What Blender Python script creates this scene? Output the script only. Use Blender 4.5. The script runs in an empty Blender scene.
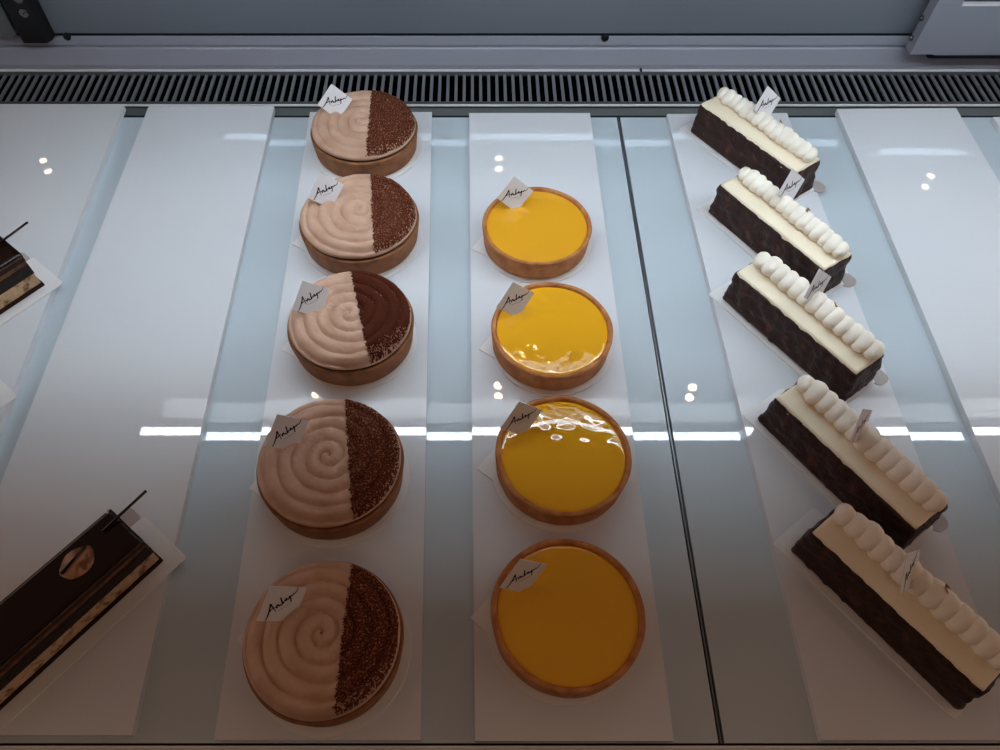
import bpy, bmesh, math, random
from mathutils import Vector, Matrix, noise
C = bpy.context.scene.collection
PI = math.pi
random.seed(7)

# ---------------------------------------------------------------- camera model
F, PX, CZ = 740.0, 473.0, 0.78
PITCH = math.radians(56.0)
SN, CS = math.sin(PITCH), math.cos(PITCH)
def ray(px, py):
    r = (px - PX) / F; u = (375 - py) / F
    return Vector((r, CS + u * SN, -SN + u * CS))
def at(px, py, z):
    d = ray(px, py)
    t = (z - CZ) / d.z
    return Vector((d.x * t, d.y * t, z))
def at_y(px, py, Y):
    d = ray(px, py); t = Y / d.y
    return Vector((d.x * t, Y, CZ + d.z * t))

# ---------------------------------------------------------------- materials
def hexlin(r, g, b):
    f = lambda c: (c / 255 / 12.92) if c <= 10 else (((c / 255) + .055) / 1.055) ** 2.4
    return (f(r), f(g), f(b), 1)
MATS = {}
def mat(name, rgb, rough=.5, spec=.5, metal=0, bump=None, mix=None, coat=0, emit=None, sss=0):
    """bump=(scale,strength,distance)  mix=(rgb2, scale, lo, hi, detail)"""
    m = bpy.data.materials.new(name); m.use_nodes = True
    nt = m.node_tree; b = nt.nodes['Principled BSDF']; L = nt.links.new
    b.inputs['Base Color'].default_value = hexlin(*rgb)
    b.inputs['Roughness'].default_value = rough
    b.inputs['Specular IOR Level'].default_value = spec
    b.inputs['Metallic'].default_value = metal
    b.inputs['Coat Weight'].default_value = coat
    b.inputs['Coat Roughness'].default_value = .02
    if sss:
        b.inputs['Subsurface Weight'].default_value = sss
        b.inputs['Subsurface Radius'].default_value = (.004, .003, .002)
        b.inputs['Subsurface Scale'].default_value = 1
    tc = nt.nodes.new('ShaderNodeTexCoord')
    if mix:
        n = nt.nodes.new('ShaderNodeTexNoise'); n.inputs['Scale'].default_value = mix[1]
        n.inputs['Detail'].default_value = mix[4] if len(mix) > 4 else 4
        L(tc.outputs['Object'], n.inputs['Vector'])
        r = nt.nodes.new('ShaderNodeMapRange'); r.inputs['From Min'].default_value = mix[2]; r.inputs['From Max'].default_value = mix[3]
        L(n.outputs['Fac'], r.inputs['Value'])
        mx = nt.nodes.new('ShaderNodeMix'); mx.data_type = 'RGBA'
        mx.inputs[6].default_value = hexlin(*rgb); mx.inputs[7].default_value = hexlin(*mix[0])
        L(r.outputs['Result'], mx.inputs[0]); L(mx.outputs[2], b.inputs['Base Color'])
    if bump:
        n2 = nt.nodes.new('ShaderNodeTexNoise'); n2.inputs['Scale'].default_value = bump[0]; n2.inputs['Detail'].default_value = bump[3] if len(bump) > 3 else 3
        L(tc.outputs['Object'], n2.inputs['Vector'])
        bp = nt.nodes.new('ShaderNodeBump'); bp.inputs['Strength'].default_value = bump[1]; bp.inputs['Distance'].default_value = bump[2]
        L(n2.outputs['Fac'], bp.inputs['Height']); L(bp.outputs['Normal'], b.inputs['Normal'])
    if emit:
        b.inputs['Emission Color'].default_value = hexlin(*emit[0]); b.inputs['Emission Strength'].default_value = emit[1]
    MATS[name] = m
    return m

M = dict(
    glass=mat('frosted_shelf_glass', (197, 208, 214), .015, .5),
    glassedge=mat('glass_edge', (120, 150, 150), .1, .5),
    acrylic=mat('white_acrylic', (224, 226, 229), .012, .5),
    steel=mat('grey_painted_steel', (168, 169, 181), .4, .5),
    slat=mat('grille_metal', (126, 131, 134), .35, .5, metal=.3),
    gframe=mat('grille_frame', (84, 86, 90), .4, .5, metal=.3),
    voidshade=mat('void_shade', (2, 2, 4), .9, 0),
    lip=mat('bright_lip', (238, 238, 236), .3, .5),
    rail=mat('rail_aluminium', (120, 126, 126), .35, .5, metal=.5),
    darkrail=mat('rail_groove', (34, 38, 38), .5, .4),
    door=mat('dark_mirror_door', (90, 94, 99), .008, .5, metal=1),
    doorrail=mat('grey_door_rail', (120, 124, 133), .3, .4),
    leaf=mat('grey_door_leaf', (140, 141, 151), .4, .5),
    gap_shade=mat('black_gap_shade', (12, 13, 17), .5, .3),
    black=mat('black_bracket', (14, 15, 18), .45, .4),
    screw=mat('screw_steel', (120, 120, 120), .25, .5, metal=.9),
    darkscrew=mat('dark_screw', (32, 34, 36), .35, .5, metal=.5),
    crust=mat('shortcrust', (200, 138, 80), .65, .3, bump=(900, .25, .0006), mix=((172, 104, 56), 60, .4, .65)),
    crustrim=mat('shortcrust_rim', (198, 142, 98), .65, .3, bump=(900, .35, .0006), mix=((170, 108, 68), 120, .4, .65)),
    choccrust=mat('cocoa_shortcrust', (156, 102, 64), .65, .3, bump=(900, .25, .0006), mix=((126, 84, 54), 60, .4, .65)),
    darkline=mat('chocolate_filling', (62, 32, 20), .35, .4),
    cream=mat('mocha_cream', (206, 169, 145), .55, .35, bump=(160, .18, .0015, 4), mix=((190, 150, 124), 35, .4, .7), sss=0),
    cocoa=mat('cocoa_powder', (92, 44, 28), .95, .1, bump=(1500, .8, .0015, 2), mix=((176, 122, 94), 560, .53, .70, 2)),
    cocoa_dense=mat('cocoa_powder_dense', (84, 40, 26), .95, .1, bump=(1500, .8, .0015, 2), mix=((150, 96, 70), 620, .66, .76, 2)),
    lemon=mat('lemon_glaze', (234, 169, 40), .10, .5, bump=(14, .10, .004, 1)),
    lemon_wet=mat('lemon_glaze_wrinkled', (241, 175, 32), .02, .5, bump=(72, .22, .004, 0), coat=.5),
    paper=mat('white_card', (236, 234, 232), .6, .35),
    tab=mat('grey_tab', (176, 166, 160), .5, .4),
    card=mat('name_card_stock', (232, 230, 230), .55, .35),
    ink=mat('black_ink', (18, 18, 20), .6, .2),
    rocher=mat('chocolate_rocher', (50, 25, 18), .5, .35, bump=(220, .5, .003, 3), mix=((84, 44, 32), 62, .60, .72, 2)),
    vanilla=mat('vanilla_layer', (247, 234, 206), .6, .3, bump=(350, .2, .001)),
    piped=mat('piped_cream', (250, 242, 226), .45, .35, bump=(320, .15, .0008)),
    gold=mat('gold_leaf', (196, 150, 70), .3, .5, metal=.8),
    darkchoc=mat('dark_glaze', (30, 17, 13), .12, .45),
    ganache=mat('ganache', (34, 19, 14), .5, .3, bump=(250, .4, .001)),
    praline=mat('praline_layer', (122, 82, 56), .6, .3, bump=(300, .4, .001), mix=((92, 56, 36), 90, .4, .6)),
    sponge=mat('almond_sponge', (214, 184, 146), .85, .2, bump=(500, .7, .002), mix=((140, 100, 66), 140, .5, .68)),
    base=mat('dark_sponge', (46, 24, 18), .8, .2, bump=(500, .7, .002)),
    plaque=mat('caramel_disc', (188, 140, 104), .3, .5, mix=((120, 76, 50), 80, .45, .6)),
    casefloor=mat('case_base', (70, 72, 74), .6, .3),
    ceiling=mat('room_ceiling', (120, 108, 98), .9, .2),
    blockwall=mat('light_block_dark', (58, 48, 42), .9, .2),
    housing=mat('lamp_housing', (60, 60, 62), .5, .3),
    spot=mat('downlight_lens', (255, 240, 220), .4, .2, emit=((255, 212, 172), 260)),
    spotdim=mat('downlight_lens_low', (255, 240, 220), .4, .2, emit=((255, 205, 160), 60)),
    diffuser=mat('lamp_diffuser', (230, 232, 236), .5, .3, emit=((225, 236, 245), 3.2)),
)
# LED tape: a row of bright dots along x
def led_material():
    m = bpy.data.materials.new('led_tape'); m.use_nodes = True
    nt = m.node_tree; b = nt.nodes['Principled BSDF']; L = nt.links.new
    tc = nt.nodes.new('ShaderNodeTexCoord'); sp = nt.nodes.new('ShaderNodeSeparateXYZ')
    L(tc.outputs['Object'], sp.inputs[0])
    a = nt.nodes.new('ShaderNodeMath'); a.operation = 'MULTIPLY'; a.inputs[1].default_value = 2 * PI / .022
    L(sp.outputs['X'], a.inputs[0])
    s = nt.nodes.new('ShaderNodeMath'); s.operation = 'SINE'; L(a.outputs[0], s.inputs[0])
    k = nt.nodes.new('ShaderNodeMath'); k.operation = 'MULTIPLY_ADD'; k.inputs[1].default_value = 7; k.inputs[2].default_value = LED_E
    L(s.outputs[0], k.inputs[0])
    b.inputs['Base Color'].default_value = (.8, .8, .8, 1)
    b.inputs['Emission Color'].default_value = hexlin(220, 238, 252)
    L(k.outputs[0], b.inputs['Emission Strength'])
    return m
LED_E = 29.5
M['led'] = led_material()

# ---------------------------------------------------------------- helpers
def link(name, bm, m, parent=None, smooth=False, loc=None):
    me = bpy.data.meshes.new(name)
    bmesh.ops.recalc_face_normals(bm, faces=bm.faces)
    bm.to_mesh(me); bm.free()
    if smooth:
        for p in me.polygons: p.use_smooth = True
    o = bpy.data.objects.new(name, me)
    for mm in (m if isinstance(m, (list, tuple)) else [m]): me.materials.append(mm)
    C.objects.link(o)
    if parent: o.parent = parent
    if loc is not None: o.location = loc
    return o
def tag(o, label, cat, group=None, kind=None):
    if label: o['label'] = label
    if cat: o['category'] = cat
    if group: o['group'] = group
    if kind: o['kind'] = kind
    return o
def thing(name, label, cat, loc=(0, 0, 0), rz=0, group=None):
    o = bpy.data.objects.new(name, None); C.objects.link(o)
    o.location = loc; o.rotation_euler = (0, 0, rz); o.empty_display_size = .05
    return tag(o, label, cat, group)
def box(bm, x0, x1, y0, y1, z0, z1):
    vs = [bm.verts.new((x, y, z)) for z in (z0, z1) for x, y in ((x0, y0), (x1, y0), (x1, y1), (x0, y1))]
    for f in ((3, 2, 1, 0), (4, 5, 6, 7), (0, 1, 5, 4), (1, 2, 6, 5), (2, 3, 7, 6), (3, 0, 4, 7)):
        bm.faces.new([vs[i] for i in f])
    return vs
def prism(bm, poly, z0, z1):
    a = [bm.verts.new((p[0], p[1], z0)) for p in poly]; b = [bm.verts.new((p[0], p[1], z1)) for p in poly]
    bm.faces.new(a[::-1]); bm.faces.new(b); n = len(poly)
    for i in range(n): bm.faces.new((a[i], a[(i + 1) % n], b[(i + 1) % n], b[i]))
def bevel(bm, w, seg=2, ang=.6):
    es = [e for e in bm.edges if len(e.link_faces) == 2 and e.calc_face_angle(0) > ang]
    bmesh.ops.bevel(bm, geom=es, offset=w, segments=seg, affect='EDGES', profile=.5)
def bx(*a, bev=0, seg=2):
    bm = bmesh.new(); box(bm, *a)
    if bev: bevel(bm, bev, seg)
    return bm
def extrude_x(bm, prof, x0, x1):
    """profile of (y,z) points swept along x, closed solid"""
    a = [bm.verts.new((x0, y, z)) for y, z in prof]; b = [bm.verts.new((x1, y, z)) for y, z in prof]
    n = len(prof)
    bm.faces.new(a); bm.faces.new(b[::-1])
    for i in range(n): bm.faces.new((a[i], a[(i + 1) % n], b[(i + 1) % n], b[i]))
def lathe(bm, prof, n=96, cap=True, jit=0, seed=0):
    rings = []
    for r, z in prof:
        rings.append([bm.verts.new(((r + jit * noise.noise(Vector((math.cos(2*PI*i/n)*3 + seed, math.sin(2*PI*i/n)*3, z*90)))) * math.cos(2*PI*i/n),
                                    (r + jit * noise.noise(Vector((math.cos(2*PI*i/n)*3 + seed, math.sin(2*PI*i/n)*3, z*90)))) * math.sin(2*PI*i/n), z)) for i in range(n)])
    for k in range(len(prof) - 1):
        for i in range(n):
            bm.faces.new((rings[k][i], rings[k][(i+1) % n], rings[k+1][(i+1) % n], rings[k+1][i]))
    if cap:
        bm.faces.new(rings[0][::-1]); bm.faces.new(rings[-1])
def roundrect(x0, x1, y0, y1, r, n=6):
    pts = []
    for cx, cy, a0 in ((x1-r, y0+r, -PI/2), (x1-r, y1-r, 0), (x0+r, y1-r, PI/2), (x0+r, y0+r, PI)):
        for i in range(n + 1):
            a = a0 + PI/2*i/n; pts.append((cx + r*math.cos(a), cy + r*math.sin(a)))
    return pts
def gridbox(lx, ly, z0, z1, step, bev, amp, freq, seed, top_amp=.25):
    """box with a fine surface grid, rounded edges and a lumpy surface"""
    bm = bmesh.new()
    nx, ny, nz = max(2, int(lx/step)), max(2, int(ly/step)), max(2, int((z1-z0)/step))
    hx, hy, hz, cz = lx/2, ly/2, (z1-z0)/2, (z0+z1)/2
    vd = {}
    def V(i, j, k):
        if (i, j, k) not in vd:
            p = Vector((-hx + lx*i/nx, -hy + ly*j/ny, -hz + 2*hz*k/nz))
            q = Vector((max(-hx+bev, min(hx-bev, p.x)), max(-hy+bev, min(hy-bev, p.y)), max(-hz+bev, min(hz-bev, p.z))))
            d = p - q
            nrm = d.normalized() if d.length > 1e-9 else Vector((0, 0, 1))
            if bev > 0 and d.length > 1e-9: p = q + nrm*bev
            f = noise.noise(p*freq + Vector((seed*7.1, seed, 0))) + .5*noise.noise(p*freq*2.3 + Vector((0, seed*3.3, 0)))
            a = amp * (top_amp if nrm.z > .8 else 1) * (0 if nrm.z < -.5 else 1)
            p = p + nrm*(f*a) + Vector((0, 0, cz))
            vd[(i, j, k)] = bm.verts.new(p)
        return vd[(i, j, k)]
    for i in range(nx):
        for j in range(ny):
            bm.faces.new((V(i, j, 0), V(i, j+1, 0), V(i+1, j+1, 0), V(i+1, j, 0)))
            bm.faces.new((V(i, j, nz), V(i+1, j, nz), V(i+1, j+1, nz), V(i, j+1, nz)))
    for i in range(nx):
        for k in range(nz):
            bm.faces.new((V(i, 0, k), V(i+1, 0, k), V(i+1, 0, k+1), V(i, 0, k+1)))
            bm.faces.new((V(i, ny, k), V(i, ny, k+1), V(i+1, ny, k+1), V(i+1, ny, k)))
    for j in range(ny):
        for k in range(nz):
            bm.faces.new((V(0, j, k), V(0, j, k+1), V(0, j+1, k+1), V(0, j+1, k)))
            bm.faces.new((V(nx, j, k), V(nx, j+1, k), V(nx, j+1, k+1), V(nx, j, k+1)))
    return bm
def cyl(bm, p0, p1, r0, r1=None, n=12):
    r1 = r0 if r1 is None else r1
    p0, p1 = Vector(p0), Vector(p1); d = (p1-p0).normalized()
    u = d.orthogonal().normalized(); w = d.cross(u)
    a = [bm.verts.new(p0 + (u*math.cos(2*PI*i/n) + w*math.sin(2*PI*i/n))*r0) for i in range(n)]
    b = [bm.verts.new(p1 + (u*math.cos(2*PI*i/n) + w*math.sin(2*PI*i/n))*r1) for i in range(n)]
    bm.faces.new(a[::-1]); bm.faces.new(b)
    for i in range(n): bm.faces.new((a[i], a[(i+1) % n], b[(i+1) % n], b[i]))

# ================================================================ SETTING
BT = .010                     # board thickness: boards stand on the glass (z = 0)
bm = bx(-1.6, 1.6, -.25, 1.6, -.06, -.03)
tag(link('floor', bm, M['voidshade']), None, None, kind='structure')
bm = bx(-4.2, 4.2, -2.6, 3.6, 2.30, 2.34)
tag(link('ceiling', bm, M['ceiling']), None, None, kind='structure')
bm = bx(-4.2, 4.2, -1.76, -1.70, -1.0, 2.30)
tag(link('wall_light_block', bm, M['blockwall']), None, None, kind='structure')  # unseen dark wall added behind the viewer to block ambient light from the front

# glass shelves, left and right of the seam
sa, sb = at(618.5, 118, 0), at(721.5, 742, 0)
yb, yf = at(470, 117.5, 0).y, at(470, 743, 0).y
def seam_x(y, off): return sa.x + (sb.x - sa.x) * (y - sa.y) / (sb.y - sa.y) + off
G = .0030
bm = bmesh.new(); prism(bm, [(-1.3, yf), (seam_x(yf, -G), yf), (seam_x(yb, -G), yb), (-1.3, yb)], -.008, 0); bevel(bm, .0006, 1)
tag(link('glass_shelf', bm, M['glass']), 'frosted pale aqua glass shelf left of the dark seam, under the tarts', 'shelf', 'frosted glass shelves of the case')
bm = bmesh.new(); prism(bm, [(seam_x(yf, G), yf), (1.62, yf), (1.62, yb), (seam_x(yb, G), yb)], -.008, 0); bevel(bm, .0006, 1)
tag(link('glass_shelf', bm, M['glass']), 'frosted pale aqua glass shelf right of the dark seam, under the log cakes', 'shelf', 'frosted glass shelves of the case')
# thin bright strip seen down in the seam
bm = bmesh.new(); prism(bm, [(seam_x(yf, -.0009), yf), (seam_x(yf, .0009), yf), (seam_x(yb, .0009), yb), (seam_x(yb, -.0009), yb)], -.03, -.0015)
tag(link('seam_strip', bm, M['rail']), 'thin grey metal strip in the dark seam between both glass shelves', 'strip')

# front edge of the deck
bm = bmesh.new()
yF = at(470, 745, 0).y
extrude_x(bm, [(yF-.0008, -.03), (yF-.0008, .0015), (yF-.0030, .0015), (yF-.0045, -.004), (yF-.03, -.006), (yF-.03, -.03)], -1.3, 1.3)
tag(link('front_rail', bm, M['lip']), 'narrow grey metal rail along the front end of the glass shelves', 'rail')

# support channel at the back of the shelves
rail = thing('shelf_rail', 'grey metal support rail between the vent grille and the shelf ends', 'rail', (0, 0, 0))
y0 = yb + .001; yg = at(470, 105, 0).y
bm = bmesh.new(); extrude_x(bm, [(y0-.02, -.03), (y0-.02, -.014), (y0+.010, -.014), (y0+.010, -.006), (yg-.002, -.004), (yg-.002, -.03)], -1.3, 1.3)
link('channel', bm, M['rail'], rail)
bm = bx(-1.3, 1.3, y0+.001, y0+.005, -.014, -.004); link('groove', bm, M['darkrail'], rail)
bm = bx(-1.3, 1.3, y0+.006, y0+.008, -.0055, -.003); link('groove', bm, M['darkrail'], rail)

# vent grille
yG0, yG1 = yg, at(470, 72, 0).y
gr = thing('vent_grille', 'long dark air vent grille of narrow slats behind the shelves', 'grille', (0, (yG0+yG1)/2, 0))
gy = (yG0 + yG1)/2
bm = bx(-1.3, 1.3, yG0-gy, yG1-gy, -.03, -.024)
box(bm, -1.3, 1.3, yG1-.001-gy, yG1+.0010-gy, -.024, -.0031); box(bm, -1.3, 1.3, yG0-gy, yG0+.001-gy, -.024, -.0145)
link('duct', bm, M['voidshade'], gr)  # near-black colour stands in for the shade down between the slats
bm = bmesh.new()
pitch = .0141; x = -1.27
while x < 1.27:
    v = box(bm, x-.0025, x+.0025, yG0+.008-gy, yG1-.006-gy, -.003, .0)
    x += pitch
link('slat_panel', bm, M['slat'], gr)
bm = bmesh.new(); box(bm, -1.3, 1.3, yG0-gy, yG0+.009-gy, -.014, .0006); box(bm, -1.3, 1.3, yG1-.008-gy, yG1-gy, -.0030, .0006)
link('frame', bm, M['gframe'], gr)
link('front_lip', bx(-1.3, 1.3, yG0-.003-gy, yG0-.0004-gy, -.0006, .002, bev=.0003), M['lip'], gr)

# sill and door track behind the grille
Yv = yG1 + .004
zs = lambda py, Y: at_y(470, py, Y).z
tr = thing('door_track', 'grey painted metal sill and sliding door track above the vent grille', 'sill', (0, Yv, 0))
bm = bmesh.new()
Yr = lambda y: y - Yv
z1 = zs(66.5, Yv+.006); z2 = zs(47.5, Yv+.010); z3 = zs(44.5, Yv+.014); z4 = zs(33.5, Yv+.020)
extrude_x(bm, [(.005, -.03), (.005, z1), (.004, z1+.004), (.008, z2-.002), (.010, z2), (.020, z2), (.020, z3), (.011, z3), (.0115, z4-.001), (.013, z4), (.046, z4+.001), (.046, -.03)], -1.3, 1.3)
link('sill', bm, M['steel'], tr)
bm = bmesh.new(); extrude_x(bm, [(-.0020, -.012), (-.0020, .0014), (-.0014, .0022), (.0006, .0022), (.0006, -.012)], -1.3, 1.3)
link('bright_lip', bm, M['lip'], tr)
link('gap_shade', bx(-1.3, 1.3, (.012), .030, z4+.0012, z4+.0042), M['gap_shade'], tr)  # black strip stands in for the dark gap below the door
def screw(px, py, Y, r, parent, m, py0=0):
    p = at_y(px, py, Y)
    s = bmesh.new(); 
    cyl(s, (0, .004, 0), (0, -.0012, 0), r, r*.9, 20); cyl(s, (0, -.001, 0), (0, -.0020, 0), r*.78, r*.6, 20)
    box(s, -r*.7, r*.7, -.0026, -.0015, -r*.14, r*.14); box(s, -r*.14, r*.14, -.0026, -.0015, -r*.7, r*.7)
    return link('screw', s, m, parent, loc=p - parent.location)
screw(67, 37, Yv+.0108, .0068, tr, M['darkscrew'])
screw(605, 38, Yv+.0108, .0072, tr, M['darkscrew'])
screw(641, 70.5, Yv-.004, .0022, tr, M['darkscrew'])

# rear sliding doors
Yd = Yv + .014
dr = thing('sliding_door', 'wide dark grey rear door panel behind the sill, in the middle', 'door', (0, Yd, z4))
link('bottom_rail', bx(-1.3, 1.3, -.001, (.012), .0046, .078, bev=.0006), M['doorrail'], dr)
link('pane', bx(-1.3, 1.3, 0, .012, .078, .556), M['door'], dr)
link('frame', bx(-1.3, 1.3, -.002, .014, .555, .60), M['steel'], dr)
bm = bx(-1.3, -.80, Yv+.002, Yv+.045, zs(38, Yv+.002), .62)
# left neighbouring frame
pl = at_y(14, 37, Yv-.002)
lf = thing('side_frame', 'dim grey upright frame at the far left end behind the black bracket', 'frame', (pl.x, Yv-.002, pl.z))
bm.free()
link('post', bx(-.5, 0, .0, .0125, .0, .09, bev=.001), M['steel'], lf)
link('cover', bx(-.03, .008, -.003, .0005, .004, .088, bev=.001), M['rail'], lf)

# black bracket, top left
pb0 = at_y(20, 39, Yv-.008); pb1 = at_y(51, 39, Yv-.008)
br = thing('hinge_bracket', 'black upright bracket with a steel screw standing on the sill, top left', 'bracket', ((pb0.x+pb1.x)/2, Yv-.008, pb0.z))
w = (pb1.x - pb0.x)/2
bm = bmesh.new(); prism(bm, [(-w*.75, -.006), (w*.75, -.006), (w, .004), (w, .018), (-w, .018), (-w, .004)], -.004, .5)
link('arm', bm, M['black'], br)
screw(24, 13, Yv-.015, .0078, br, M['screw']); screw(18, -1, Yv-.015, .0078, br, M['screw'])

# right sliding door leaf standing further forward
Yl = Yv - .026
pl0 = at_y(910, 54.5, Yl)
lz = pl0.z
ld = thing('sliding_door', 'light grey front door leaf with a bolted end post, top right', 'door', (pl0.x, Yl, lz))
sw = at_y(934, 54.5, Yl).x - pl0.x
link('stile', bx(0, sw, 0, .022, .0, .56, bev=.0015), M['leaf'], ld)
zt = at_y(985, 4.5, Yl).z - lz
link('panel', bx(sw+.0004, .62, .0012, .020, -.002, zt, bev=.001), M['leaf'], ld)
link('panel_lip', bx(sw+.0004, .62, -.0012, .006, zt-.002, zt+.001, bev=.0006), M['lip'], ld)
link('pane', bx(sw+.0004, .62, .010, .018, zt+.001, .56), M['door'], ld)
link('gap_shade', bx(sw-.004, .62, .004, .019, -.010, -.002), M['gap_shade'], ld)  # black strip painted as the shadow beneath the leaf panel
for px, py in ((919.5, 13), (910, 34)):
    d = ray(px, py); t = pl0.x/d.x; p = Vector((pl0.x, min(d.y*t, Yl+.017), CZ + d.z*t))
    s_ = bmesh.new(); cyl(s_, (.004, 0, 0), (-.003, 0, 0), .0052, .0048, 6); cyl(s_, (-.003, 0, 0), (-.0045, 0, 0), .003, .002, 10)
    link('bolt', s_, M['screw'], ld, loc=p - ld.location)

# ---------------------------------------------------------------- white display boards
def board(lb, rb, lf_, rf_, label):
    """four corner pixels of the top face: left-back, right-back, left-front, right-front"""
    P = [at(*lf_, BT), at(*rf_, BT), at(*rb, BT), at(*lb, BT)]
    c = sum(P, Vector())/4; c.z = 0
    bm = bmesh.new(); prism(bm, [(p.x-c.x, p.y-c.y) for p in P], 0, BT); bevel(bm, .0008, 2)
    tag(link('display_board', bm, M['acrylic'], loc=c), label, 'board', 'white acrylic boards lying on the glass shelves')
board((-95, 104), (124, 105), (-560, 738), (-122, 738), 'white acrylic board at the far left edge, under the rear dark layered cake')
board((149, 105.5), (274, 106.5), (-98, 735), (131.7, 735), 'empty wide white acrylic board between the left board and the chocolate tarts')
board((310, 112), (432, 112), (214, 740), (420.5, 740), 'white acrylic board under the column of chocolate tarts')
board((469, 113), (590, 113), (475, 741), (674, 741), 'white acrylic board under the column of lemon tarts')
board((667, 114), (787, 113), (822, 740), (1026, 740), 'white acrylic board under the column of log cakes')
board((837, 109), (956, 108), (1104, 740), (1325, 740), 'empty white acrylic board to the right of the log cakes')
board((993, 117), (1112, 117), (1412, 740), (1625, 740), 'sliver of white acrylic board in the top right corner of the shelf')

# ================================================================ FOOD
ORD = ['rear-most', 'second from the back', 'third from the back', 'fourth from the back', 'front-most']
def circle_fit(xl, xr, yt, ybm, z):
    Yn, Yf = at(PX, ybm, z).y, at(PX, yt, z).y
    Yc = (Yn + Yf)/2
    # centre x from the widest row
    v = None
    for py in range(int(yt), int(ybm)+1):
        if at(PX, py, z).y <= Yc: v = py; break
    return Vector((at((xl+xr)/2, v, z).x, Yc, BT)), (at(xr, v, z).x - at(xl, v, z).x)/2, (Yf-Yn)/2

DISC = .002
def cake_disc(c, r, tab_ang, label, off=(0, 0), tab=True):
    bm = bmesh.new(); pts = []
    n = 72
    prism(bm, [(r*math.cos(2*PI*i/n), r*math.sin(2*PI*i/n)) for i in range(n)], 0, .0014)
    if tab:
        s = .017
        tc = Vector((math.cos(tab_ang), math.sin(tab_ang), 0))*(r - .006)
        q = []
        for k in range(4):
            a = tab_ang + math.radians(8) + k*PI/2
            q.append((tc.x + math.cos(a)*s*1.35, tc.y + math.sin(a)*s*1.35))
        prism(bm, q, .0004, .0018)
    tag(link('cake_disc', bm, M['paper'], loc=c + Vector((off[0], off[1], 0))), label, 'cake board', 'white round cake cards under the tarts')

# ---- name cards
def cat_rom(pts, n=6):
    out = []
    P = [Vector((*p, 0)) for p in pts]; P = [P[0]*2-P[1]] + P + [P[-1]*2-P[-2]]
    for i in range(1, len(P)-2):
        for k in range(n):
            t = k/n
            out.append(.5*((2*P[i]) + (P[i+1]-P[i-1])*t + (2*P[i-1]-5*P[i]+4*P[i+1]-P[i+2])*t*t + (3*P[i]-P[i-1]-3*P[i+1]+P[i+2])*t**3))
    out.append(P[-2]); return out
STROKES = [
    ([(-1.0, -.52), (-.86, -.38), (-.66, -.08), (-.50, .22), (-.42, .42), (-.41, .10), (-.40, -.34)], .060),
    ([(-.72, -.14), (-.50, -.02), (-.30, .02)], .045),
    ([(-.30, .02), (-.28, -.16), (-.22, .0), (-.17, .04), (-.14, -.14), (-.06, -.02)], .055),
    ([(-.06, -.02), (-.08, -.14), (.02, -.10), (.10, .42), (.06, .10), (.06, -.12), (.16, .02), (.20, -.08)], .055),
    ([(.20, -.08), (.30, .06), (.25, .08), (.24, -.06), (.34, .0)], .055),
    ([(.34, .0), (.36, -.08), (.44, .06), (.47, .07), (.45, -.10), (.40, -.36), (.36, -.30)], .055),
    ([(.45, -.04), (.54, .06), (.58, .0), (.66, .08), (.74, .06), (.84, .12), (1.0, .34)], .050),
]
def ribbon(bm, pts, w, z, s):
    P = cat_rom(pts)
    prev = None
    for i, p in enumerate(P):
        d = (P[min(i+1, len(P)-1)] - P[max(i-1, 0)])
        d = d.normalized() if d.length else Vector((1, 0, 0))
        nrm = Vector((-d.y, d.x, 0))
        t = i/(len(P)-1); ww = w*(.55 + .45*math.sin(PI*min(1, t*1.05)))
        a = bm.verts.new(((p + nrm*ww/2).x*s, (p + nrm*ww/2).y*s, z)); b = bm.verts.new(((p - nrm*ww/2).x*s, (p - nrm*ww/2).y*s, z))
        if prev: bm.faces.new((prev[0], a, b, prev[1]))
        prev = (a, b)
HD = .0268
def make_card():
    bm = bmesh.new()
    prism(bm, [(HD, 0), (0, HD), (-HD, 0), (0, -HD)], -.0003, .0003)
    o = link('name_card', bm, M['card'])
    bm = bmesh.new()
    for pts, w in STROKES: ribbon(bm, [(a, b*.72+.10) for a, b in pts], w*1.3, .0005, .0205)
    for k in range(7):
        x = (-.28 + .09*k)*.0205
        prism(bm, [(x, -.0048), (x+.0009, -.0048), (x+.0009, -.0042), (x, -.0042)], .0004, .0005)
    l = link('lettering', bm, M['ink'], o)
    l['label'] = 'black handwritten signature'
    return o
CARD = None
def card(px, py, z, az, lean, label, grp):
    global CARD
    a, e = math.radians(az), math.radians(90-lean)
    R = Vector((math.cos(a), math.sin(a), 0)); B = Vector((-math.sin(a), math.cos(a), 0))
    U = Vector((0, 0, 1))*math.sin(e) + B*math.cos(e); N = R.cross(U)
    mtx = Matrix((R, U, N)).transposed()
    if CARD is None: CARD = o = make_card()
    else:
        o = CARD.copy(); C.objects.link(o)
        for ch in CARD.children:
            c = ch.copy(); C.objects.link(c); c.parent = o
    o.location = at(px, py, z); o.rotation_euler = mtx.to_euler()
    tag(o, label, 'name card', grp)

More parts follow.
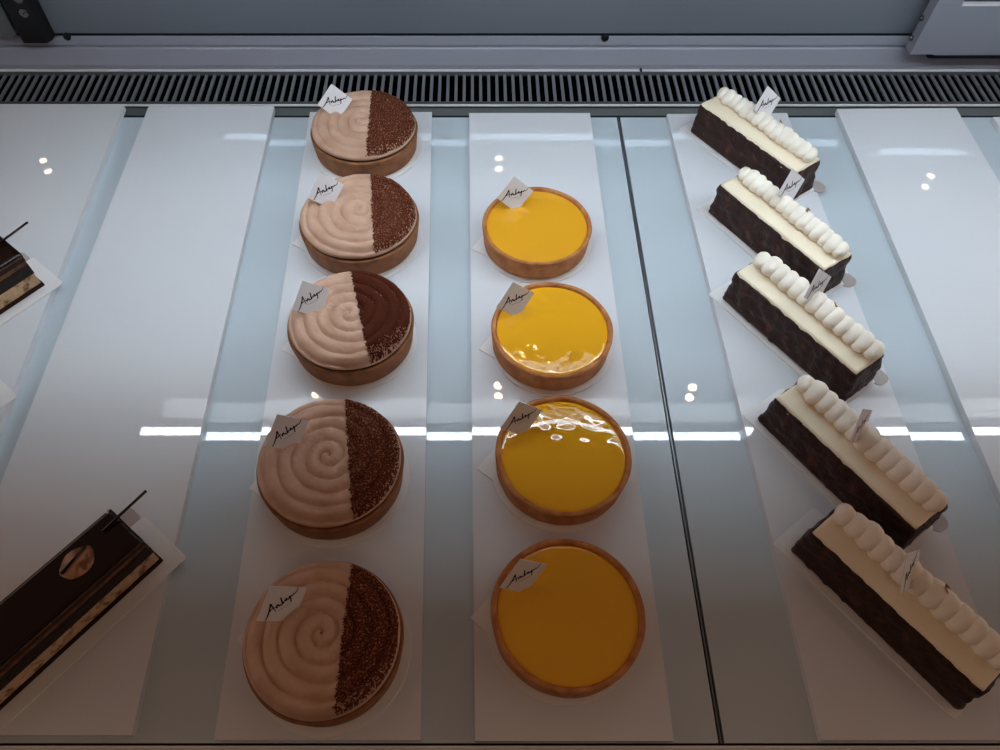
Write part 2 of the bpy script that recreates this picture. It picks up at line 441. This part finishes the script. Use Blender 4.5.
# ---- chocolate swirl tarts
def cream_height(x, y, R, seed):
    r = math.hypot(x, y); th = math.atan2(y, x)
    p = .0158
    ph = r/p - th/(2*PI) + .12*noise.noise(Vector((x*40+seed*5, y*40, 0)))
    rid = abs(math.sin(PI*ph))**.62
    amp = .0058*(1 - .25*noise.noise(Vector((x*25, y*25+seed, 2))))
    h = .0088 + amp*rid + .0012*noise.noise(Vector((x*60, y*60, seed))) + .0006*noise.noise(Vector((x*230, y*230, seed)))
    h += .0022*(1 - (r/R)**2)
    t = max(0, (r - (R-.013))/.013)
    h -= .0085*t**2.2
    return h
def choc_tart(i, xl, xr, yt, ybm, split, seed):
    c, rx, ry = circle_fit(xl, xr, yt, ybm, .052)
    R = rx + .0002
    z0 = BT + .0016
    o = thing('chocolate_tart', f'round mocha cream swirl tart half dusted with cocoa, {ORD[i]} of its column' + ('' if i else ', nearest the grille'), 'tart', (c.x, c.y, z0), 0, 'chocolate swirl tarts in a column')
    bm = bmesh.new()
    prof = [(R-.006, 0), (R-.003, .0006), (R-.0016, .003), (R+.0014, .029), (R+.0019, .0325), (R+.0010, .0342), (R-.0010, .0345), (R-.003, .0335), (R-.0045, .029), (R-.010, .024)]
    lathe(bm, prof, 120, True, .0006, seed)
    link('crust', bm, M['choccrust'], o, True)
    bm = bmesh.new(); lathe(bm, [(R-.0040, .026), (R-.0022, .0340), (R-.0022, .0366), (R-.02, .037)], 96, True)
    link('filling', bm, M['darkline'], o, True)
    # cream
    nr, na = 64, 168
    RC = R - .0012
    bm = bmesh.new(); zb = .0368
    cen = bm.verts.new((0, 0, zb + cream_height(1e-5, 0, RC, seed)))
    rings = []
    for k in range(1, nr+1):
        r = RC*k/nr; ring = []
        for j in range(na):
            a = 2*PI*j/na
            rr = r*(1 + .010*noise.noise(Vector((math.cos(a)*1.7+seed, math.sin(a)*1.7, 0)))*(k/nr))
            x, y = rr*math.cos(a), rr*math.sin(a)
            ring.append(bm.verts.new((x, y, zb + cream_height(x, y, RC, seed))))
        rings.append(ring)
    for (rr, zz) in ((RC*1.002, zb+.0014), (RC*.985, zb+.0001), (RC*.95, zb-.0004)):
        rings.append([bm.verts.new((rr*(1 + .010*noise.noise(Vector((math.cos(2*PI*j/na)*1.7+seed, math.sin(2*PI*j/na)*1.7, 0))))*math.cos(2*PI*j/na), rr*math.sin(2*PI*j/na)*(1 + .010*noise.noise(Vector((math.cos(2*PI*j/na)*1.7+seed, math.sin(2*PI*j/na)*1.7, 0)))), zz)) for j in range(na)])
    for j in range(na): bm.faces.new((cen, rings[0][j], rings[0][(j+1) % na]))
    for k in range(len(rings)-1):
        for j in range(na): bm.faces.new((rings[k][j], rings[k+1][j], rings[k+1][(j+1) % na], rings[k][(j+1) % na]))
    bm.faces.new(rings[-1])
    link('cream_swirl', bm, M['cream'], o, True)
    # cocoa dusting: a thin layer lying on the right half
    bm = bmesh.new(); st = .0011
    n = int(2*RC/st)+1; vd = {}
    (sx0, sy0), (sx1, sy1) = split
    pa, pb = at(sx0, sy0, .059) - c, at(sx1, sy1, .059) - c
    def lim(y):
        t = (y - pa.y)/(pb.y - pa.y)
        return pa.x + (pb.x-pa.x)*t
    def V(i_, j_):
        if (i_, j_) not in vd:
            x, y = -RC + i_*st, -RC + j_*st
            vd[(i_, j_)] = bm.verts.new((x, y, zb + cream_height(x, y, RC, seed) + .0009 + .0004*noise.noise(Vector((x*900, y*900, seed)))))
        return vd[(i_, j_)]
    for a in range(n):
        for b in range(n):
            x, y = -RC + (a+.5)*st, -RC + (b+.5)*st
            r = math.hypot(x, y)
            if r > RC - .0010: continue
            d = x - lim(y) + .0016*noise.noise(Vector((y*160, x*60, seed*3))) + .0012*random.uniform(-1, 1)
            if d < 0: continue
            # thins out towards the front rim
            thin = max(0, (-y*.7 + abs(x)*.35 + r*.35 - .060)/.03) if i in (2, 4) else max(0, (r-.070)/.012)*.6
            if random.random() < min(.8, thin)*.55: continue
            bm.faces.new((V(a, b), V(a+1, b), V(a+1, b+1), V(a, b+1)))
    d = link('cocoa_dusting', bm, M['cocoa_dense'] if i == 2 else M['cocoa'], o, True)
    d['label'] = 'dark brown cocoa powder on the right half'
    cake_disc(c, R + (.0035, .0035, .0010, .0035, .0045)[i], math.radians((150, 186, 188, 186, 172)[i]), f'white round cake card under the {ORD[i]} chocolate tart', (.002, -.002))
    return o
CT = [((311, 416, 91, 162), ((372, 93), (366, 158)), 1), ((300, 417, 175.5, 258.5), ((371, 178), (374, 255)), 2), ((288, 412, 271, 371), ((351, 273), (369, 362)), 3),
      ((257.5, 401.5, 402, 524), ((345.5, 404), (352, 508)), 4), ((243.5, 401, 561, 721), ((352, 564), (336, 702)), 5)]
for i, (b, s, sd) in enumerate(CT): choc_tart(i, *b, s, sd)
for i, (px, py, az, ln) in enumerate([(335, 102, 14, 24), (326, 191, 30, 24), (311, 299, 38, 26), (287, 433, 36, 26), (282, 604, 36, 26)]):
    card(px, py, .077, az, ln, f'small white name card stuck in the {ORD[i]} chocolate tart', 'name cards in the chocolate tarts')

# ---- lemon tarts
LT = [(482, 592, 185, 267.5), (493, 611.5, 283.5, 377), (495.5, 631, 395, 518), (491, 645, 539, 694)]
ORD4 = ['rear-most', 'second from the back', 'third from the back', 'front-most']
LOOK = ['with smooth glaze', 'shiny at its front', 'shiny at its back', 'with dim amber glaze']
for i, (xl, xr, yt, yb_) in enumerate(LT):
    c, rx, ry = circle_fit(xl, xr, yt, yb_, .0435)
    R = .0762
    o = thing('lemon_tart', f'round lemon tart {LOOK[i]}, {ORD4[i]} of its column', 'tart', (c.x, c.y, BT+.0016), 0, 'lemon tarts in a column')
    bm = bmesh.new()
    prof = [(R-.007, 0), (R-.004, .0006), (R-.0022, .003), (R-.0003, .0285), (R, .0312), (R-.0006, .0326), (R-.0020, .0332), (R-.0048, .0329), (R-.0058, .0316), (R-.0066, .028), (R-.0075, .022)]
    lathe(bm, prof, 120, True, .0007, 11+i)
    link('crust', bm, M['crust'], o, True)
    bm = bmesh.new(); n = 120; RG = R - .0064
    prof = [(RG, .022), (RG, .0292), (RG-.0010, .0297), (RG-.004, .0300), (RG*.6, .0303), (RG*.25, .0305), (.0008, .0305)]
    lathe(bm, prof, n, True)
    g = link('glaze', bm, M['lemon'] if i == 0 else M['lemon_wet'], o, True); g['label'] = 'glossy yellow lemon filling'
    cake_disc(c, R + .0008, math.radians(186 - 4*i), f'white round cake card with a corner tab under the {ORD4[i]} lemon tart', (-.003 if i > 1 else .002, -.003))
for i, (px, py, az, ln) in enumerate([(515, 194.5, 15, 20), (515.5, 300, 25, 20), (521.5, 419, 26, 18), (523.5, 576, 26, 20)]):
    card(px, py, .0607, az, ln, f'small white name card stuck in the {ORD4[i]} lemon tart', 'name cards in the lemon tarts')

# ---- chocolate log cakes with piped cream
LL, LW, LH = .195, .0545, .0545
LOG = [((699.6, 103), (796.5, 173.5)), ((718.8, 183.6), (825, 271)), ((735, 272), (857, 375)), ((776, 399), (914.7, 529)), ((815.5, 536), (978.5, 688.4))]
TABS = []
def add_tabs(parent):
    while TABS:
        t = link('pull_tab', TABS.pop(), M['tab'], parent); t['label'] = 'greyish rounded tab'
def strip_board(bm, L0, L1, W0, W1, tabs):
    prism(bm, roundrect(L0, L1, W0, W1, .004, 3), 0, .0014)
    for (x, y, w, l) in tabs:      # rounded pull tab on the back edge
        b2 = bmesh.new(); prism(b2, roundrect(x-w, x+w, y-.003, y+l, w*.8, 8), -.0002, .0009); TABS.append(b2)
GOLDNOTE = ['flecked with gold leaf', 'flecked with gold leaf', 'flecked with gold leaf', 'with a crumb on top', 'flecked with orange leaf']
for i, (fl, fr) in enumerate(LOG):
    zt = BT + .0014 + LH
    A, B = at(*fl, zt), at(*fr, zt)
    d = (B-A).normalized(); wv = Vector((-d.y, d.x, 0))
    mid = (A+B)/2 + wv*LW/2
    rz = math.atan2(d.y, d.x)
    base = Vector((mid.x, mid.y, BT+.0014))
    rnd = random.Random(40+i)
    o = thing('log_cake', f'dark chocolate log cake with piped white cream, {ORD[i]} of the logs', 'cake', base, rz, 'chocolate log cakes with piped cream')
    bm = gridbox(LL, LW, 0, LH-.0022, .0032, .0036, .0029, 80, 3+i)
    for v in bm.verts:
        k = max(0, 1 - v.co.z/LH); v.co.x *= 1 + (.06 if v.co.x > 0 else .025)*k; v.co.y *= 1 + .07*k
    link('chocolate_coating', bm, M['rocher'], o, True)
    link('vanilla_top', gridbox(LL-.0035, LW-.004, LH-.012, LH, .0035, .0010, .0005, 110, 9+i, .5), M['vanilla'], o, True)
    # rope of piped shells along the back half
    ns = (15, 15, 13, 13, 13)[i]; x0 = -LL/2+.010; stp = (LL-.022)/(ns-1)
    for k in range(ns):
        bm = bmesh.new()
        bmesh.ops.create_uvsphere(bm, u_segments=20, v_segments=14, radius=1)
        s = rnd.uniform(.93, 1.06)*(.8 if k == 0 else .85 if k == ns-1 else 1)
        for v in bm.verts:
            p = v.co.copy()
            # teardrop: fat to the rear, tapering to the front, leaning along the rope
            taper = 1 + .16*p.y
            q = Vector((p.x*.0118*taper, p.y*.0138, (p.z*.0112 + .0006*math.sin(p.y*3))*taper))
            q.x += -.22*q.y + .22*q.z
            q *= 1 + .05*noise.noise(p*2.2 + Vector((k*3.1, i, 0)))
            v.co = q*s*(1.0 if i < 2 else 1.09)
        sh = link('cream_shell', bm, M['piped'], o, True, loc=(x0+stp*k, .0095+rnd.uniform(-.0007, .0007), LH+.0075))
        sh.rotation_euler = (rnd.uniform(-.1, .1), rnd.uniform(-.1, .1), rnd.uniform(-.12, .12))
    # gold leaf flake on the far side of the rope
    bm = bmesh.new()
    if i == 3:
        bmesh.ops.create_icosphere(bm, subdivisions=2, radius=.0022)
        for v in bm.verts: v.co *= 1 + .35*noise.noise(v.co*900)
        link('crumb', bm, M['rocher'], o, True, loc=(.020, .0235, LH+.0015))
    else:
        for q in range(3):
            st = bm.verts.new((rnd.uniform(-.003, .003), rnd.uniform(-.002, .002), rnd.uniform(0, .001)))
            p1 = bm.verts.new((rnd.uniform(.002, .005), rnd.uniform(-.004, .004), rnd.uniform(.001, .004)))
            p2 = bm.verts.new((rnd.uniform(-.004, 0), rnd.uniform(.001, .004), rnd.uniform(.002, .005)))
            bm.faces.new((st, p1, p2))
        r = bmesh.ops.extrude_face_region(bm, geom=list(bm.faces))
        for v in [g for g in r['geom'] if isinstance(g, bmesh.types.BMVert)]: v.co.z += .0004
        link('gold_leaf', bm, M['gold'], o, loc=(.018, .0160, LH+.0180))
    # its card and its board
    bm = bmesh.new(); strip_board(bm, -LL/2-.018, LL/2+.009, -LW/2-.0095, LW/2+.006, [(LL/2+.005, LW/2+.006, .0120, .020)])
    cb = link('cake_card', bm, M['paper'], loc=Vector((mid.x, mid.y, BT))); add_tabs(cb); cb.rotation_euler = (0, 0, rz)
    tag(cb, f'white oblong cake card with rounded tab under the {ORD[i]} log cake', 'cake board', 'white oblong cake cards under the log cakes')
for i, (px, py, az, ln) in enumerate([(767, 104, 30, 22), (791, 187, 34, 20), (817.5, 287, 38, 20), (861, 426, 48, 21), (910, 571, 52, 32)]):
    card(px, py, .091, az, ln, f'small name card standing in the cream of the {ORD[i]} log cake', 'name cards in the log cakes')

# ---- dark layered cakes on the left
def layered(P2, P1, dirpx, label, blabel, L=.20):
    """P2/P1: right-front and right-back top corner pixels; the cake runs to the left"""
    zt = BT + .0014 + .0615
    a, b = at(*P2, zt), at(*P1, zt)
    wv = (b-a).normalized(); d = Vector((-wv.y, wv.x, 0))      # d points along the cake, away to the left
    return a, wv, d
def make_layered(c, rz, label, blabel, extra=True):
    """local +x = right end, +y = back"""
    L, W = .21, .053; h = .0615
    base = Vector((c.x, c.y, BT+.0014))
    o = thing('layered_cake', label, 'cake', base, rz, 'dark layered cakes at the left')
    xe = 0
    def lay(name, m, z0, z1, inset, amp, seed, freq=120):
        bm = gridbox(L - inset, W - inset, z0, z1, .0035, .0008, amp, freq, seed, .2)
        for v in bm.verts: v.co.x -= L/2
        return link(name, bm, m, o, False)
    lay('base_layer', M['base'], 0, .006, -.001, .0009, 1)
    lay('sponge_layer', M['sponge'], .005, .026, .003, .0014, 2)
    lay('ganache_layer', M['ganache'], .025, .043, .0015, .0007, 3)
    lay('praline_layer', M['praline'], .042, .050, .002, .0006, 4)
    lay('ganache_layer', M['ganache'], .049, .0575, .001, .0004, 5)
    bm = gridbox(L, W, .0565, h, .004, .0010, .0001, 60, 6, .2)
    for v in bm.verts: v.co.x -= L/2
    link('glaze', bm, M['darkchoc'], o, True)
    bm = bmesh.new(); box(bm, -L, -.003, -W/2-.0004, -W/2+.002, .0565, .0588)
    link('edge_line', bm, M['praline'], o)
    if extra:
        # caramel chocolate disc with a dark fold, thin stick, white sliver
        bm = bmesh.new(); n = 40
        prism(bm, [(.0165*(1+.10*math.sin(2*PI*k/n*2+1)+.05*math.sin(2*PI*k/n*5))*math.cos(2*PI*k/n), .0150*math.sin(2*PI*k/n)) for k in range(n)], 0, .0016); bevel(bm, .0006, 2)
        g = link('chocolate_disc', bm, M['plaque'], o, True, loc=(-.055, .002, h)); g['label'] = 'round caramel coloured disc'
        bm = bmesh.new(); cyl(bm, (-.017, -.001, .0024), (.015, .004, .0030), .0018, .0012, 10)
        link('chocolate_curl', bm, M['darkchoc'], g, True, loc=(0, .003, 0))
        bm = bmesh.new(); prism(bm, [(-.0018, -.0005), (.0018, -.0005), (.0018, .0005), (-.0018, .0005)], 0, .010)
        g = link('white_sliver', bm, M['paper'], o, loc=(-.004, W/2-.001, h-.003)); g.rotation_euler = (.1, -.25, .9)
    bm = bmesh.new(); cyl(bm, (-.020, .010, .0635), (.035, .0085, .070), .0016, .0015, 10)
    g = link('chocolate_stick', bm, M['darkchoc'], o, True)
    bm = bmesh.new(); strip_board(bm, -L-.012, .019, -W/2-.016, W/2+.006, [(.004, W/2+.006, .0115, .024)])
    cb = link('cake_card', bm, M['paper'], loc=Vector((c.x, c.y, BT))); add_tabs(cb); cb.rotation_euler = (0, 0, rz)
    tag(cb, blabel, 'cake board', 'white oblong cake cards under the layered cakes')
    return o
zt = BT + .0014 + .0615
def place(P2, P1, label, blabel, extra):
    a, b = at(*P2, zt), at(*P1, zt)
    ang = math.radians(50.5)
    wv = Vector((-math.sin(ang), math.cos(ang), 0))
    c = a + wv*.053/2
    return make_layered(c, ang, label, blabel, extra)
place((142, 539.4), (108, 510.6), 'dark glazed layered cake with a caramel disc at the lower left', 'white oblong cake card with rounded tab under the front dark layered cake', True)
place((22, 254), (0, 238), 'end of a dark layered cake with a thin chocolate stick at the upper left edge', 'white cake card under the upper left layered cake', False)
a = at(22, 254, zt); 
ang = math.radians(50.5); wv = Vector((-math.sin(ang), math.cos(ang), 0))
make_layered(a + wv*.053/2 + Vector((0, -.183, 0)), ang, 'dark layered cake between the two others, almost wholly past the left edge', 'corner of a white cake card poking in at the left edge, halfway up', False)

# ================================================================ LIGHTS (real lamps of the place)
LH_Z, LY = .53, .729
led = thing('strip_light', 'long white strip light over the shelves, mirrored in them as a bright line', 'lamp', (0, LY, LH_Z))
tilt = math.radians(LED_TILT) if 'LED_TILT' in globals() else math.radians(-5)
hw = .014
bm = bmesh.new()
p = [(-hw*math.cos(tilt), -hw*math.sin(tilt)), (hw*math.cos(tilt), hw*math.sin(tilt))]
vs = [bm.verts.new((x, y, z)) for x, (y, z) in ((-.665, p[0]), (1.3, p[0]), (1.3, p[1]), (-.665, p[1]))]
bm.faces.new(vs)
r = bmesh.ops.extrude_face_region(bm, geom=list(bm.faces))
for v in [g for g in r['geom'] if isinstance(g, bmesh.types.BMVert)]: v.co += Vector((0, -math.sin(tilt), math.cos(tilt)))*.002
link('led_tape', bm, M['led'], led)
link('cover', bx(-1.28, 1.3, -.032, .047, .016, .026), M['housing'], led)
link('panel', bx(-.665, 1.29, .070, .127, .070, .073), M['diffuser'], led)
link('panel_cover', bx(-1.28, 1.3, .069, .128, .0732, .078), M['housing'], led)
for x in (-1.275, 1.292): link('bracket', bx(x-.004, x+.004, .01, .115, .0262, .0735), M['housing'], led)
link('front_lip', bx(-1.28, 1.3, -.032, -.029, -.045, .016), M['housing'], led)  # unseen lip added to cut the strip's light off the shelf front
for x in (-1.27, 1.28):
    bm = bmesh.new(); cyl(bm, (x, 0, .016), (x, 0, -LH_Z), .008, n=14); link('post', bm, M['housing'], led)

def downlight(px, py, px2, py2, label, h, mirror, m, r, Ym=None):
    """position such that its mirror image in the boards sits where the photo shows it"""
    out = []
    for qx, qy in ((px, py), (px2, py2)):
        d = ray(qx, qy); t = (CZ - BT)/-d.z
        t2 = (h - BT)/-d.z
        P = Vector((d.x*(t+t2), d.y*(t+t2), h))
        if mirror: P.y = 2*(Ym or Yd) - P.y
        out.append(P)
    c = (out[0]+out[1])/2
    o = thing('ceiling_downlight', label, 'lamp', (c.x, c.y, 2.30), 0, 'twin ceiling downlights')
    dx = max(abs(out[0].x-c.x), .02) + .05; dy = abs(out[0].y-c.y) + .05
    link('housing', bx(-dx, dx, -dy, dy, h-2.30+.004, 0, bev=.003), M['housing'], o)
    for P in out:
        bm = bmesh.new(); cyl(bm, (P.x-c.x, P.y-c.y, h-2.30+.005), (P.x-c.x, P.y-c.y, h-2.30), r, n=24)
        link('lens', bm, m, o)
H = 2.24
downlight(314, 384, 316, 394, 'twin ceiling downlight mirrored beside the third chocolate tart', H, False, M['spotdim'], .020)
downlight(498, 385.5, 498.5, 396, 'twin ceiling downlight mirrored behind the third lemon tart', H, False, M['spotdim'], .020)
downlight(693.5, 385, 690.5, 395, 'twin ceiling downlight mirrored right of the shelf seam', H, False, M['spotdim'], .020)
downlight(43, 160.5, 48, 171, 'twin ceiling downlight mirrored on the far left board', H, True, M['spot'], .022)
downlight(499, 158, 498.5, 168.5, 'twin ceiling downlight mirrored behind the rear lemon tart', H, True, M['spot'], .022)
downlight(931, 175.5, 925.5, 186.5, 'twin ceiling downlight mirrored on the empty right board', H, True, M['spot'], .022, Yl+.010)

w = bpy.data.worlds.new('World'); bpy.context.scene.world = w; w.use_nodes = True
bg = w.node_tree.nodes['Background']; bg.inputs[0].default_value = (1.0, .72, .62, 1); bg.inputs[1].default_value = .74

# ================================================================ camera
cam = bpy.data.cameras.new('Camera'); co = bpy.data.objects.new('Camera', cam); C.objects.link(co)
cam.sensor_width = 36; cam.lens = 36*F/1000; cam.shift_x = (500-PX)/1000
cam.clip_start = .02
co.location = (0, 0, CZ); co.rotation_euler = (PI/2 - PITCH, 0, 0)
sc = bpy.context.scene; sc.camera = co
sc.view_settings.view_transform = 'Standard'; sc.view_settings.look = 'None'
sc.view_settings.exposure = 0; sc.view_settings.gamma = 1; sc.view_settings.use_curve_mapping = False
